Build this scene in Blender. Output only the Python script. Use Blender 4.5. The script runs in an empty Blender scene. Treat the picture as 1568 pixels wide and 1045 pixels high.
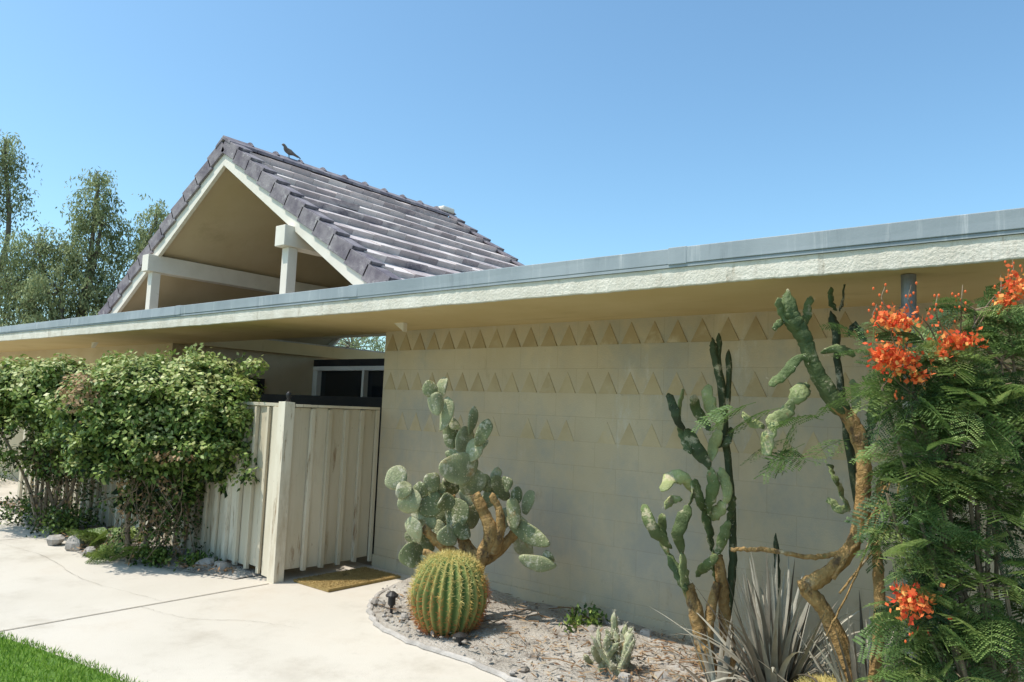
import bpy, math, random
import numpy as np
from mathutils import Vector, Matrix
rng=np.random.default_rng(7); random.seed(7)
R_=np.array([.777,.629,0.]); F_=np.array([-.629,.777,0.]); Z_=np.array([0,0,1.])
scene=bpy.context.scene

# ------------------------------------------------------------ mesh builder
class MB:
    def __init__(s): s.V=[];s.F=[];s.T=[];s.M=[];s.n=0
    def add(s,verts,faces,tint=.5,mat=0):
        v=np.asarray(verts,float).reshape(-1,3); k=len(v); n=s.n
        s.V.append(v); s.F.extend([tuple(int(i)+n for i in f) for f in faces])
        s.T.append(np.full(k,float(tint)) if np.isscalar(tint) else np.asarray(tint,float).ravel())
        s.M.extend([mat]*len(faces)); s.n+=k
    def box(s,x0,x1,y0,y1,z0,z1,tint=.5,mat=0,jit=0):
        v=np.array([(x,y,z) for x in(x0,x1) for y in(y0,y1) for z in(z0,z1)],float)
        if jit: v+=rng.normal(0,jit,v.shape)
        s.add(v,[(0,1,3,2),(4,6,7,5),(0,4,5,1),(2,3,7,6),(0,2,6,4),(1,5,7,3)],tint,mat)
    def prism_y(s,poly,y0,y1,tint=.5,mat=0):
        n=len(poly); v=[(x,y0,z) for x,z in poly]+[(x,y1,z) for x,z in poly]
        f=[tuple(range(n)),tuple(range(2*n-1,n-1,-1))]+[(i,(i+1)%n+0,(i+1)%n+n,i+n)[::-1] for i in range(n)]
        s.add(v,f,tint,mat)
    def tube(s,pts,rad,n=10,tint=.5,mat=0,ribs=0,flat=1.0,flatdir=None,cap=True):
        P=np.asarray(pts,float); m=len(P); rad=np.broadcast_to(np.asarray(rad,float),(m,))
        T=np.gradient(P,axis=0); T/=np.linalg.norm(T,axis=1)[:,None]+1e-9
        ref=F_ if flatdir is None else np.asarray(flatdir,float)
        vs=[]
        for i in range(m):
            a=ref-T[i]*np.dot(ref,T[i])
            if np.linalg.norm(a)<.1: a=np.array([1,0,.3])-T[i]*np.dot([1,0,.3],T[i])
            a/=np.linalg.norm(a); b=np.cross(T[i],a)
            for k in range(n):
                th=2*math.pi*k/n; r=rad[i]
                if ribs: r*=1+.16*math.cos(ribs*th)
                vs.append(P[i]+a*math.cos(th)*r*flat+b*math.sin(th)*r)
        fs=[(i*n+k,i*n+(k+1)%n,(i+1)*n+(k+1)%n,(i+1)*n+k) for i in range(m-1) for k in range(n)]
        if cap:
            fs.append(tuple(range(n))[::-1]); fs.append(tuple((m-1)*n+k for k in range(n)))
        s.add(vs,fs,tint if np.isscalar(tint) else np.repeat(tint,n),mat)
    def ell(s,c,a,b,n_,nu=16,nv=9,tint=.5,mat=0,lump=0,egg=0,bend=0,rim=0):
        c=np.asarray(c,float); vs=[];ph=rng.uniform(0,6,3); tt=[]; bn=n_/(np.linalg.norm(n_)+1e-9)
        for j in range(nv+1):
            t=math.pi*j/nv
            for i in range(nu):
                p=2*math.pi*i/nu
                x=math.sin(t)*math.cos(p); z=math.sin(t)*math.sin(p); y=math.cos(t)
                r=1+lump*(math.sin(3*x*2+ph[0])+math.sin(4*y+ph[1])+math.sin(5*z+ph[2]))
                w=1+egg*y
                vs.append(c+(a*x*w+b*y+n_*z)*r+bn*bend*(x*x-.5*y*y+.6*x*y)); tt.append(tint+rim*(1-abs(z)))
        fs=[(j*nu+i,j*nu+(i+1)%nu,(j+1)*nu+(i+1)%nu,(j+1)*nu+i) for j in range(nv) for i in range(nu)]
        s.add(vs,fs,np.clip(tt,0,1),mat)
    def leaves(s,c,d,n,L,W,tint,mat=0):
        c=np.asarray(c,float);N=len(c)
        if N==0:return
        d=d/(np.linalg.norm(d,axis=1)[:,None]+1e-9)
        sd=np.cross(d,n); sd/=np.linalg.norm(sd,axis=1)[:,None]+1e-9
        L=np.broadcast_to(np.asarray(L,float),(N,))[:,None]; W=np.broadcast_to(np.asarray(W,float),(N,))[:,None]
        v=np.stack([c,c+d*L*.45+sd*W*.5,c+d*L,c+d*L*.45-sd*W*.5],1).reshape(-1,3)
        f=np.arange(4*N).reshape(N,4)
        t=np.repeat(np.broadcast_to(np.asarray(tint,float),(N,)),4)
        s.add(v,f.tolist(),t,mat)
    def build(s,name,mats,parent=None,smooth=False,bevel=0):
        me=bpy.data.meshes.new(name); me.from_pydata(np.concatenate(s.V).tolist(),[],s.F)
        for m in mats: me.materials.append(m)
        if any(s.M): me.polygons.foreach_set('material_index',s.M)
        at=me.attributes.new('tint','FLOAT','POINT'); at.data.foreach_set('value',np.concatenate(s.T).astype(np.float32))
        if smooth: me.polygons.foreach_set('use_smooth',[True]*len(me.polygons))
        me.update()
        ob=bpy.data.objects.new(name,me); scene.collection.objects.link(ob)
        if parent: ob.parent=parent
        if bevel:
            b=ob.modifiers.new('bevel','BEVEL'); b.width=bevel; b.segments=2; b.limit_method='ANGLE'
        return ob
def empty(name):
    e=bpy.data.objects.new(name,None); e.empty_display_size=.2; scene.collection.objects.link(e); return e
def spl(pts,n=8):
    P=np.asarray(pts,float); Q=np.vstack([2*P[0]-P[1],P,2*P[-1]-P[-2]]); out=[]
    for i in range(1,len(Q)-2):
        for t in np.linspace(0,1,n,endpoint=False):
            out.append(.5*((2*Q[i])+(-Q[i-1]+Q[i+1])*t+(2*Q[i-1]-5*Q[i]+4*Q[i+1]-Q[i+2])*t*t+(-Q[i-1]+3*Q[i]-3*Q[i+1]+Q[i+2])*t**3))
    out.append(P[-1]); return np.array(out)
def sketch(x,y,bx,by,s):
    """local elevation drawing of a plant: drawing units -> metres about its foot"""
    o=np.array([x,y,0.])
    def f(a,b,w=0.):
        da=a-bx; db=b-by
        return o+R_*((da+.04*db)/s)+Z_*(-(db-.04*da)/s)+F_*w
    return f

# ------------------------------------------------------------ materials
def nodes(name):
    m=bpy.data.materials.new(name); m.use_nodes=True; nt=m.node_tree; nt.nodes.clear()
    out=nt.nodes.new('ShaderNodeOutputMaterial'); b=nt.nodes.new('ShaderNodeBsdfPrincipled')
    nt.links.new(b.outputs[0],out.inputs[0]); return m,nt,b,out
def N(nt,t,**k):
    n=nt.nodes.new(t)
    for a,v in k.items(): setattr(n,a,v)
    return n
def mixc(nt,f,a,b,mode='MIX'):
    n=nt.nodes.new('ShaderNodeMix'); n.data_type='RGBA'; n.blend_type=mode
    for sock,v in((0,f),(6,a),(7,b)):
        if isinstance(v,(int,float)): n.inputs[sock].default_value=v
        elif isinstance(v,tuple): n.inputs[sock].default_value=(*v,1)
        else: nt.links.new(v,n.inputs[sock])
    return n.outputs[2]
def noise(nt,scale,stretch=(1,1,1),detail=6,rough=.6):
    g=nt.nodes.new('ShaderNodeTexCoord'); mp=nt.nodes.new('ShaderNodeMapping'); mp.inputs[3].default_value=stretch
    nt.links.new(g.outputs['Object'],mp.inputs[0]); n=nt.nodes.new('ShaderNodeTexNoise')
    n.inputs['Scale'].default_value=scale; n.inputs['Detail'].default_value=detail; n.inputs['Roughness'].default_value=rough
    nt.links.new(mp.outputs[0],n.inputs['Vector']); return n.outputs['Fac']
def ramp(nt,src,a,b):
    n=nt.nodes.new('ShaderNodeMapRange'); n.inputs[1].default_value=a; n.inputs[2].default_value=b
    n.interpolation_type='SMOOTHSTEP'; nt.links.new(src,n.inputs[0]); return n.outputs[0]
def pmat(name,c1,c2,scale=4,stretch=(1,1,1),spots=None,rough=.8,bump=.2,bscale=60,bdist=.01,tint=None,transl=0,metal=0,spec=.3,brick=None,bstretch=(1,1,1),dots=None):
    m,nt,b,out=nodes(name)
    col=mixc(nt,ramp(nt,noise(nt,scale,stretch),.3,.7),c1,c2)
    if tint:
        a=N(nt,'ShaderNodeAttribute',attribute_name='tint')
        cr=nt.nodes.new('ShaderNodeValToRGB'); e=cr.color_ramp.elements
        e[0].color=(*tint[0],1); e[0].position=0; e[1].color=(*tint[-1],1); e[1].position=1
        for i,c in enumerate(tint[1:-1]):
            k=e.new((i+1)/(len(tint)-1)); k.color=(*c,1)
        nt.links.new(a.outputs['Fac'],cr.inputs[0])
        col=mixc(nt,1.,cr.outputs[0],col,'MULTIPLY')
    for sp in (spots or []):
        c,sc,lo,hi,st=sp; col=mixc(nt,ramp(nt,noise(nt,sc,st,8,.7),lo,hi),col,c)
    if dots:
        g=N(nt,'ShaderNodeTexCoord'); vo=N(nt,'ShaderNodeTexVoronoi'); vo.inputs['Scale'].default_value=dots[1]; vo.inputs['Randomness'].default_value=.5
        nt.links.new(g.outputs['Object'],vo.inputs['Vector']); mr=ramp(nt,vo.outputs['Distance'],.28,.12); col=mixc(nt,mr,col,dots[0])
    h=noise(nt,bscale,bstretch,5,.6)
    if brick:
        g=N(nt,'ShaderNodeTexCoord'); sx=N(nt,'ShaderNodeSeparateXYZ'); cx=N(nt,'ShaderNodeCombineXYZ')
        nt.links.new(g.outputs['Object'],sx.inputs[0]); nt.links.new(sx.outputs[0],cx.inputs[0]); nt.links.new(sx.outputs[2],cx.inputs[1])
        bt=N(nt,'ShaderNodeTexBrick'); bt.inputs['Scale'].default_value=1; bt.inputs['Brick Width'].default_value=.406
        bt.inputs['Row Height'].default_value=.203; bt.inputs['Mortar Size'].default_value=.004; bt.inputs['Mortar Smooth'].default_value=.7
        bt.inputs['Color1'].default_value=(1,1,1,1); bt.inputs['Color2'].default_value=(.955,.96,.96,1); bt.inputs['Mortar'].default_value=(.88,.87,.85,1)
        nt.links.new(cx.outputs[0],bt.inputs[0]); col=mixc(nt,1.,col,bt.outputs[0],'MULTIPLY')
        mm=N(nt,'ShaderNodeMath',operation='MULTIPLY_ADD'); nt.links.new(bt.outputs[1],mm.inputs[0]); mm.inputs[1].default_value=-.35
        nt.links.new(h,mm.inputs[2]); h=mm.outputs[0]
    nt.links.new(col,b.inputs['Base Color']); b.inputs['Roughness'].default_value=rough; b.inputs['Metallic'].default_value=metal
    b.inputs['Specular IOR Level'].default_value=spec
    if bump:
        bp=N(nt,'ShaderNodeBump'); bp.inputs['Strength'].default_value=bump; bp.inputs['Distance'].default_value=bdist
        nt.links.new(h,bp.inputs['Height']); nt.links.new(bp.outputs[0],b.inputs['Normal'])
    if transl:
        t=N(nt,'ShaderNodeBsdfTranslucent'); nt.links.new(col,t.inputs[0]); ms=N(nt,'ShaderNodeMixShader'); ms.inputs[0].default_value=transl
        nt.links.new(b.outputs[0],ms.inputs[1]); nt.links.new(t.outputs[0],ms.inputs[2]); nt.links.new(ms.outputs[0],out.inputs[0])
    return m
one=(1,1,1)
M_wall=pmat('block_wall_paint',(.50,.395,.255),(.57,.465,.315),1.1,spots=[((.40,.36,.29),1.0,.42,.66,(1,1,.8)),((.36,.27,.165),4,.58,.78,(1,1,.45)),((.60,.55,.46),2.2,.56,.72,(1,1,.3)),((.44,.36,.25),14,.58,.75,one)],bump=.4,bscale=90,bdist=.006,brick=True)
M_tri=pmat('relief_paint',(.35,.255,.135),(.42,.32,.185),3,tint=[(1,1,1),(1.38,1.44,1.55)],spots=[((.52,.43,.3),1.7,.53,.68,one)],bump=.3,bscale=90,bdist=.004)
M_stucco=pmat('cream_stucco',(.54,.43,.265),(.60,.49,.325),1.5,spots=[((.43,.34,.21),1.2,.52,.8,one)],bump=.4,bscale=130,bdist=.004)
M_soffit=pmat('soffit_paint',(.56,.42,.21),(.62,.48,.26),1.2,spots=[((.44,.32,.16),1.4,.55,.8,(1,3,1)),((.5,.4,.24),8,.6,.8,one)],bump=.25,bscale=60,bdist=.004)
M_white=pmat('white_stucco_edge',(.58,.53,.44),(.70,.65,.56),7,spots=[((.40,.34,.26),11,.56,.75,(1,1,.25)),((.47,.45,.4),2,.55,.8,one)],bump=.8,bscale=60,bdist=.009)
M_flash=pmat('metal_flashing',(.25,.285,.305),(.33,.365,.385),2,stretch=(1,1,.2),spots=[((.5,.515,.52),14,.55,.75,(1,1,.05)),((.14,.16,.175),5,.55,.78,(1,1,.15))],rough=.65,bump=.15,bscale=20,metal=.1)
M_wood=pmat('painted_boards',(.62,.54,.40),(.73,.66,.53),3,stretch=(1,1,.15),spots=[((.28,.19,.11),12,.58,.68,(1,1,.1)),((.47,.38,.26),3,.5,.78,(1,1,.3)),((.34,.25,.17),30,.62,.72,(1,1,.3))],bump=.6,bscale=60,bstretch=(1,1,.06),bdist=.006,tint=[(.74,.71,.66),(1,1,1)])
M_trim=pmat('white_trim',(.68,.63,.54),(.75,.7,.61),4,spots=[((.45,.39,.3),8,.6,.8,one)],bump=.15,bscale=40,bdist=.003)
M_tile=pmat('roof_tile',(.85,.85,.85),(1,1,1),5,tint=[(.40,.335,.33),(.60,.52,.50),(.74,.66,.62)],spots=[((.14,.115,.15),1.1,.55,.68,(1,.4,1)),((.80,.74,.69),14,.56,.76,one),((.25,.21,.22),9,.6,.75,(1,.4,1))],bump=.6,bscale=50,bdist=.01)
M_rtile=pmat('rake_tile',(.13,.11,.13),(.27,.24,.25),6,spots=[((.5,.47,.45),10,.55,.76,one)],bump=.5,bscale=50,bdist=.01)
M_dark=pmat('dark_timber',(.02,.017,.015),(.035,.03,.025),4,bump=.2)
M_glass=pmat('dark_glass',(.012,.015,.018),(.02,.022,.025),1,rough=.08,bump=0,spec=.6)
M_conc=pmat('concrete',(.50,.45,.38),(.57,.52,.45),.7,spots=[((.40,.35,.285),1.1,.50,.76,one),((.30,.27,.22),70,.61,.76,one),((.46,.39,.31),.35,.5,.75,one),((.35,.31,.26),3.2,.62,.8,one)],bump=.5,bscale=120,bdist=.005)
M_joint=pmat('joint',(.2,.17,.13),(.33,.29,.23),20,bump=.2)
M_soil=pmat('sandy_soil',(.36,.32,.27),(.50,.45,.39),2.5,spots=[((.15,.115,.09),4,.5,.7,one),((.56,.52,.46),18,.58,.75,one)],bump=1.,bscale=45,bdist=.03)
M_sand=pmat('ground',(.3,.26,.2),(.4,.35,.28),.3,bump=.4,bscale=10)
M_lawn=pmat('lawn_soil',(.08,.16,.025),(.12,.21,.03),8,bump=.6,bscale=90)
M_blade=pmat('grass_blade',(.9,.9,.9),one,3,tint=[(.08,.18,.015),(.2,.36,.035),(.36,.5,.09)],bump=0,transl=.3)
M_stone=pmat('stone',(.3,.27,.24),(.46,.42,.38),9,bump=.7,bscale=40,tint=[(.6,.55,.5),(1.,1.,1.)])
M_litter=pmat('litter',one,(.8,.8,.8),9,tint=[(.12,.06,.03),(.3,.18,.09),(.45,.36,.25)],bump=0)
M_pad=pmat('cactus_pad',(.8,.8,.8),(1.15,1.15,1.1),9,tint=[(.08,.10,.04),(.23,.25,.125),(.43,.43,.27)],spots=[((.56,.52,.38),13,.54,.64,one),((.38,.25,.11),5,.58,.7,one)],bump=.8,bscale=70,bdist=.012,rough=.65,dots=((.5,.45,.3),42))
M_dkstem=pmat('cactus_stem',(.8,.8,.8),(1.15,1.15,1.1),9,tint=[(.035,.045,.022),(.12,.16,.055),(.31,.34,.15)],spots=[((.46,.40,.26),9,.55,.66,one),((.25,.16,.07),11,.6,.72,one)],bump=.8,bscale=60,bdist=.012,rough=.6)
M_ctrunk=pmat('cactus_trunk',(.28,.165,.06),(.46,.29,.115),14,spots=[((.12,.075,.04),18,.50,.64,(1,1,.4)),((.48,.40,.27),7,.58,.72,one),((.14,.17,.07),4,.6,.7,one)],bump=1.,bscale=28,bdist=.03)
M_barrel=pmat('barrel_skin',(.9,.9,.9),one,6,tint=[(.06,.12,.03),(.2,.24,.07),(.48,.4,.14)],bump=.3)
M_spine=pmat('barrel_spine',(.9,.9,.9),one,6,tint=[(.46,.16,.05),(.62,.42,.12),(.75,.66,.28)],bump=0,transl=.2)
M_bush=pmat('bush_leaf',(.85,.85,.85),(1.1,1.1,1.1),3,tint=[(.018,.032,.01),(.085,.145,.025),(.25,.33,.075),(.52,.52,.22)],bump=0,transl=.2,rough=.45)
M_drybush=pmat('dry_leaf',(.32,.2,.1),(.45,.3,.17),6,bump=0,transl=.2)
M_twig=pmat('twig',(.16,.11,.07),(.28,.21,.14),9,bump=.4)
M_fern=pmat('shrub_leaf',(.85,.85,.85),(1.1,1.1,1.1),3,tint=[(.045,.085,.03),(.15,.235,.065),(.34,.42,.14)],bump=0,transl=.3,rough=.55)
M_flower=pmat('petal',one,(.9,.9,.9),3,tint=[(.70,.07,.03),(.88,.2,.06),(.93,.5,.14)],bump=0,transl=.3)
M_yucca=pmat('strap_leaf',(.85,.85,.85),(1.1,1.1,1.1),12,tint=[(.11,.09,.065),(.25,.23,.18),(.45,.42,.34)],bump=.2,rough=.6)
M_willow=pmat('willow_leaf',(.85,.85,.85),(1.1,1.1,1.1),.6,tint=[(.09,.115,.045),(.25,.30,.135),(.46,.5,.26)],bump=0,transl=.3)
M_bark=pmat('bark',(.12,.1,.07),(.2,.17,.13),5,bump=.8,bscale=14)
M_black=pmat('black_metal',(.02,.02,.02),(.035,.03,.03),8,rough=.45,bump=.1)
M_steel=pmat('galvanised_pipe',(.17,.175,.17),(.26,.265,.26),7,rough=.5,metal=.4,bump=.1)
M_mat=pmat('coir',(.36,.24,.08),(.5,.35,.14),20,spots=[((.22,.14,.06),5,.55,.7,one)],bump=1,bscale=150,bdist=.02)
M_bird=pmat('feather',(.12,.1,.09),(.2,.17,.15),20,bump=.3)

# ------------------------------------------------------------ ground
def sheet(name,x0,x1,y0,y1,z,mat,nx=1,ny=1,fz=None):
    mb=MB(); X=np.linspace(x0,x1,nx+1);Y=np.linspace(y0,y1,ny+1)
    v=[(x,y,z+(fz(x,y) if fz else 0)) for x in X for y in Y]
    mb.add(v,[(i*(ny+1)+j,(i+1)*(ny+1)+j,(i+1)*(ny+1)+j+1,i*(ny+1)+j+1) for i in range(nx) for j in range(ny)])
    return mb.build(name,[mat])
sheet('ground',-400,400,-400,400,0,M_sand)
sheet('concrete_path',-14,9,-7,.0,.006,M_conc)
def lawn_edge(x): return -3.36+.16*max(-1.2,min(x,3))+.03*math.sin(x*2.1)
mb=MB(); xs=np.linspace(-14,9,120)
v=[];
for x in xs: v+=[(x,lawn_edge(x),.012),(x,-8,.012)]
mb.add(v,[(2*i,2*i+1,2*i+3,2*i+2) for i in range(len(xs)-1)])
n=70000; bx=rng.uniform(-4,3.2,n); by=np.array([lawn_edge(x) for x in bx])+.03-rng.uniform(0,1.7,n)
c=np.stack([bx,by,np.full(n,.012)],1); d=np.stack([rng.normal(0,.5,n),rng.normal(0,.5,n),np.ones(n)],1)
mb.leaves(c,d,rng.normal(0,1,(n,3)),rng.uniform(.02,.05,n),.006,rng.uniform(0,1,n),1)
mb.build('lawn',[M_lawn,M_blade])
mb=MB()
def ribbon(mb,pts,w,z,jag=0):
    P=spl([(a,b,z) for a,b in pts],14) if len(pts)>2 else np.array([(a,b,z) for a,b in pts])
    if jag: P[:,:2]+=rng.normal(0,jag,(len(P),2))
    T=np.gradient(P,axis=0); S=np.stack([-T[:,1],T[:,0],T[:,2]*0],1); S/=np.linalg.norm(S,axis=1)[:,None]
    ww=(w*rng.uniform(.3,1.3,len(P)) if jag else np.full(len(P),w))[:,None]
    v=np.stack([P+S*ww/2,P-S*ww/2],1).reshape(-1,3)
    mb.add(v,[(2*i,2*i+1,2*i+3,2*i+2) for i in range(len(P)-1)])
ribbon(mb,[(-.02,-1.2),(-.02,-3.35)],.014,.011)
ribbon(mb,[(-3.6,-1.8),(-3.6,-3.5)],.012,.011)
ribbon(mb,[(-7.2,-1.2),(-7.2,-3.5)],.012,.011)
ribbon(mb,[(0,-2.35),(.5,-2.25),(.9,-1.95),(1.3,-1.8)],.003,.0115,.005)
ribbon(mb,[(-3.6,-2.3),(-2.4,-2.2),(-1.2,-2.3),(-.05,-2.15)],.003,.0115,.005)
mb.build('path_joints',[M_joint])
# planting bed by the wall
def bed_edge(x):
    return -1.45*math.sqrt(max(0,1-((2.2-x)/1.45)**2)) if x<2.2 else -1.45-.25*min(1,max(0,x-2.6)/2)
def lump(x,y): return .02*math.sin(3.1*x+1)*math.sin(4*y)+.012*math.sin(9*x+2*y)+.008*math.sin(17*y+5*x)
mb=MB(); xs=np.linspace(.751,8.5,170); ny=34; v=[]
for x in xs:
    e=bed_edge(x)
    for j in range(ny+1):
        t=j/ny; y=e*(1-t); k=min(1,4*t+.0); v.append((x,y,.014+.035*k+lump(x,y)*k))
mb.add(v,[(i*(ny+1)+j,(i+1)*(ny+1)+j,(i+1)*(ny+1)+j+1,i*(ny+1)+j+1) for i in range(len(xs)-1) for j in range(ny)])
def stone(mb,c,r,t=.5,mat=0):
    mb.ell(c,np.array([r*rng.uniform(.8,1.3),0,0]),np.array([0,0,r*rng.uniform(.5,.8)]),np.array([0,r*rng.uniform(.7,1.2),0]),8,5,t,mat,lump=.1)
for i in range(560):
    x=rng.uniform(.9,6); y=bed_edge(x)*rng.uniform(.02,.98); stone(mb,(x,y,.05+lump(x,y)),rng.uniform(.006,.02)*(1 if rng.random()<.92 else 2.4),rng.random(),1)
for x,y,r in((3.1,-.25,.07),(3.25,-.18,.05),(3.75,-.9,.06),(3.6,-1.1,.05),(2.9,-.15,.05)): stone(mb,(x,y,.06),r,.9,1)
n=4600; x=rng.uniform(1.2,6.2,n); x=np.where(rng.random(n)<.65,rng.normal(4.4,.65,n),x); y=np.array([bed_edge(a)*rng.uniform(.05,.95) for a in np.clip(x,.9,8)])
c=np.stack([x,y,np.full(n,.06)+rng.uniform(0,.02,n)],1)
mb.leaves(c,rng.normal(0,1,(n,3))*[1,1,.2],np.array([0,0,1])+rng.normal(0,.3,(n,3)),rng.uniform(.02,.1,n),rng.uniform(.005,.018,n),rng.random(n),2)
for i in range(60): # dead twigs lying on the bed
    x=rng.uniform(2.2,5.2); y=bed_edge(x)*rng.uniform(.1,.9); a=rng.uniform(0,3.14); L=rng.uniform(.08,.3)
    mb.tube([(x,y,.07),(x+L*.5*math.cos(a),y+L*.5*math.sin(a),.09),(x+L*math.cos(a+.3),y+L*math.sin(a+.3)*.6,.075)],.004,4,.4,2,cap=False)
P=np.array([(.76,-.02,.014)]+[(x,bed_edge(x),.014) for x in np.concatenate([np.linspace(.78,1.4,20),np.linspace(1.45,8.5,90)])])
P[:,:2]+=rng.normal(0,.008,(len(P),2)); mb.tube(P,.024,8,1.,1,flatdir=(0,0,1),flat=.9)
mb.build('planting_bed',[M_soil,M_stone,M_litter])
# narrow bed in front of the fence
mb=MB(); xs=np.linspace(-7,-.35,90); ny=10; v=[]
def e2(x): return -1.32-.55*math.exp(-((x+2.4)/1.3)**2)-.03*math.sin(5*x)-.25*math.exp(-((x+5)/1.)**2)
for x in xs:
    for j in range(ny+1):
        t=j/ny; y=e2(x)*(1-t)-1.05*t; v.append((x,y,.012+.05*min(1,3*t)*min(1,(x+7)*3,(-.35-x)*5)+lump(x,y)*.5*min(1,4*t)))
mb.add(v,[(i*(ny+1)+j,(i+1)*(ny+1)+j,(i+1)*(ny+1)+j+1,i*(ny+1)+j+1) for i in range(len(xs)-1) for j in range(ny)])
for i in range(120):
    x=rng.uniform(-6.5,-.5); stone(mb,(x,rng.uniform(e2(x)+.03,-1.15),.05),rng.uniform(.015,.06),rng.random(),1)
for x,y,r in((-2.6,-1.85,.13),(-.9,-1.32,.09),(-.7,-1.28,.07),(-1.15,-1.36,.06),(-3.0,-1.9,.09),(-2.2,-1.86,.07),(-4.6,-1.6,.12)): stone(mb,(x,y,.06),r,.9,1)
n=1600; x=rng.uniform(-6.5,-.5,n); y=np.array([rng.uniform(e2(a)-.08,-1.1) for a in x]); c=np.stack([x,y,np.full(n,.07)],1)
mb.leaves(c,rng.normal(0,1,(n,3))*[1,1,.2],np.array([0,0,1])+rng.normal(0,.4,(n,3)),rng.uniform(.03,.08,n),.02,rng.random(n)*.7,2)
mb.build('fence_planting_strip',[M_soil,M_stone,M_litter])

# ------------------------------------------------------------ house
H=empty('ranch_house')
SZ=2.43; OV=-1.22
mb=MB(); mb.box(0,9,0,.2,0,SZ); mb.box(0,.2,.2,9,0,SZ); mb.build('block_wall',[M_wall],H)
mb=MB(); mb.box(.003,9,-.018,.0,.0,.13,.5); mb.build('wall_footing',[M_wall],H)
# relief triangles: shallow wedges, foot proud, apex dying into the block
mb=MB(); w=.203
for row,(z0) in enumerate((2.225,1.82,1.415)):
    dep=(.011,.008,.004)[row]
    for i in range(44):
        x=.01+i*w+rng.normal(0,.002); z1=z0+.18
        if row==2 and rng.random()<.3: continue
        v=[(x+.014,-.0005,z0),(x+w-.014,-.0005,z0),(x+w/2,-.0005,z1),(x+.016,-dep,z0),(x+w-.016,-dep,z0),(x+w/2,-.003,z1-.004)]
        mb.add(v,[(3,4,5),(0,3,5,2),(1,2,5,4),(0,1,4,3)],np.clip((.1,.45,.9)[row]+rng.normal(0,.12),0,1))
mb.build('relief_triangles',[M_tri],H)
mb=MB(); mb.box(-14,-4.6,.0,.2,0,SZ); mb.box(-4.8,-4.6,.2,7,0,SZ)
mb.build('far_wing_walls',[M_stucco],H)
mb=MB()
mb.box(-4.6,0,2.5,2.62,0,.9,mat=0); 
mb.box(-4.6,0,2.46,2.66,2.27,2.38,mat=1); mb.box(-4.6,0,2.53,2.56,.9,2.27,mat=2)
for x,w_ in((-4.58,.12),(-3.3,.05),(-1.75,.08),(-.3,.06)): mb.box(x,x+w_,2.44,2.6,.9,2.19,mat=3)
mb.box(-4.6,0,2.45,2.59,2.195,2.265,mat=3)
mb.box(-3.6,-.01,.32,.4,0.,1.74,mat=1)
mb.box(-4.58,-4.53,.6,1.5,1.45,2.0,mat=1); mb.box(-.85,-.75,2.2,2.3,0,3.2,mat=3)
mb.build('courtyard_windows',[M_stucco,M_dark,M_glass,M_trim],H)
# flat roof: soffit slab + stucco edge + flashing
mb=MB(); mb.box(-14,9,OV+.03,.12,SZ,SZ+.19); mb.box(.0,9,.121,9,SZ+.001,SZ+.19); mb.box(-14,-4.5,.121,9,SZ+.001,SZ+.19)
mb.build('flat_roof',[M_soffit],H)
mb=MB(); xs=np.linspace(-14,9,700)
prof=[(OV+.028,SZ-.003),(OV+.004,SZ-.004),(OV,SZ+.002),(OV-.001,SZ+.055),(OV,SZ+.108),(OV+.028,SZ+.11)]
v=[]; wob=np.cumsum(rng.normal(0,.0006,700)); wob-=np.convolve(wob,np.ones(60)/60,'same')
for i,x in enumerate(xs):
    j=rng.normal(0,.0009,2)
    for k,(y,z) in enumerate(prof): v.append((x,y+(j[0] if 0<k<5 else 0),z+(j[1]+wob[i] if k<3 else 0)))
m=len(prof); mb.add(v,[(i*m+k,(i+1)*m+k,(i+1)*m+k+1,i*m+k+1) for i in range(len(xs)-1) for k in range(m-1)])
mb.build('stucco_roof_edge',[M_white],H)
mb=MB(); x=-14
while x<9:
    mb.box(x,x+2.98,OV-.018,OV+.05,SZ+.128,SZ+.228,jit=.002); mb.box(x+2.9,x+3.02,OV-.021,OV+.05,SZ+.126,SZ+.231); x+=3.0
mb.build('roof_flashing',[M_flash],H,bevel=.004)
mb=MB(); mb.box(-14,9,OV-.012,OV+.05,SZ+.11,SZ+.128); mb.build('drip_strip',[M_flash],H)
mb=MB(); mb.box(-14,9,OV+.05,.12,SZ+.19,SZ+.215); mb.box(0,9,.121,9,SZ+.19,SZ+.214);mb.box(-14,-4.5,.121,9,SZ+.19,SZ+.214); mb.build('roof_deck',[M_soil],H)
# gable roof
PX,PZ,ms,yf,yb,run=-2.62,4.82,.645,-.5,3.5,3.45
th=.15
def gz(dx): return PZ-ms*dx
mb=MB()
for sg in(-1,1):
    poly=[(PX,PZ),(PX+sg*run,gz(run)),(PX+sg*run,gz(run)-th),(PX,PZ-th)]
    if sg<0: poly=poly[::-1]
    mb.prism_y(poly,yf+.03,yb-.03)
mb.prism_y([(PX-run+.6,2.85),(PX+run-.6,2.85),(PX,gz(.0)-th-.005)],yb-.3,yb-.2)
mb.build('gable_ceiling',[M_stucco],H)
mb=MB()
for sg in(-1,1):
    for (ya,yc) in((yf-.02,yf+.027),(yb-.027,yb+.02)):
        poly=[(PX,PZ-.02),(PX+sg*run,gz(run)-.02),(PX+sg*run,gz(run)-.25),(PX,PZ-.25)]
        if sg<0: poly=poly[::-1]
        mb.prism_y(poly,ya+.001*(sg>0),yc)
mb.build('rake_boards',[M_trim],H)
mb=MB()
for bxx in(-4.27,-1.10):
    mb.box(bxx-.09,bxx+.09,yf-.14,yb-.31,3.35,3.58); mb.box(bxx-.06,bxx+.06,yf-.06,yf+.06,2.63,3.349)
mb.build('beams_and_posts',[M_trim],H,bevel=.006)
mb=MB(); co=1/math.sqrt(1+ms*ms); si=ms*co; rows=12; ex=run/co/rows
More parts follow.
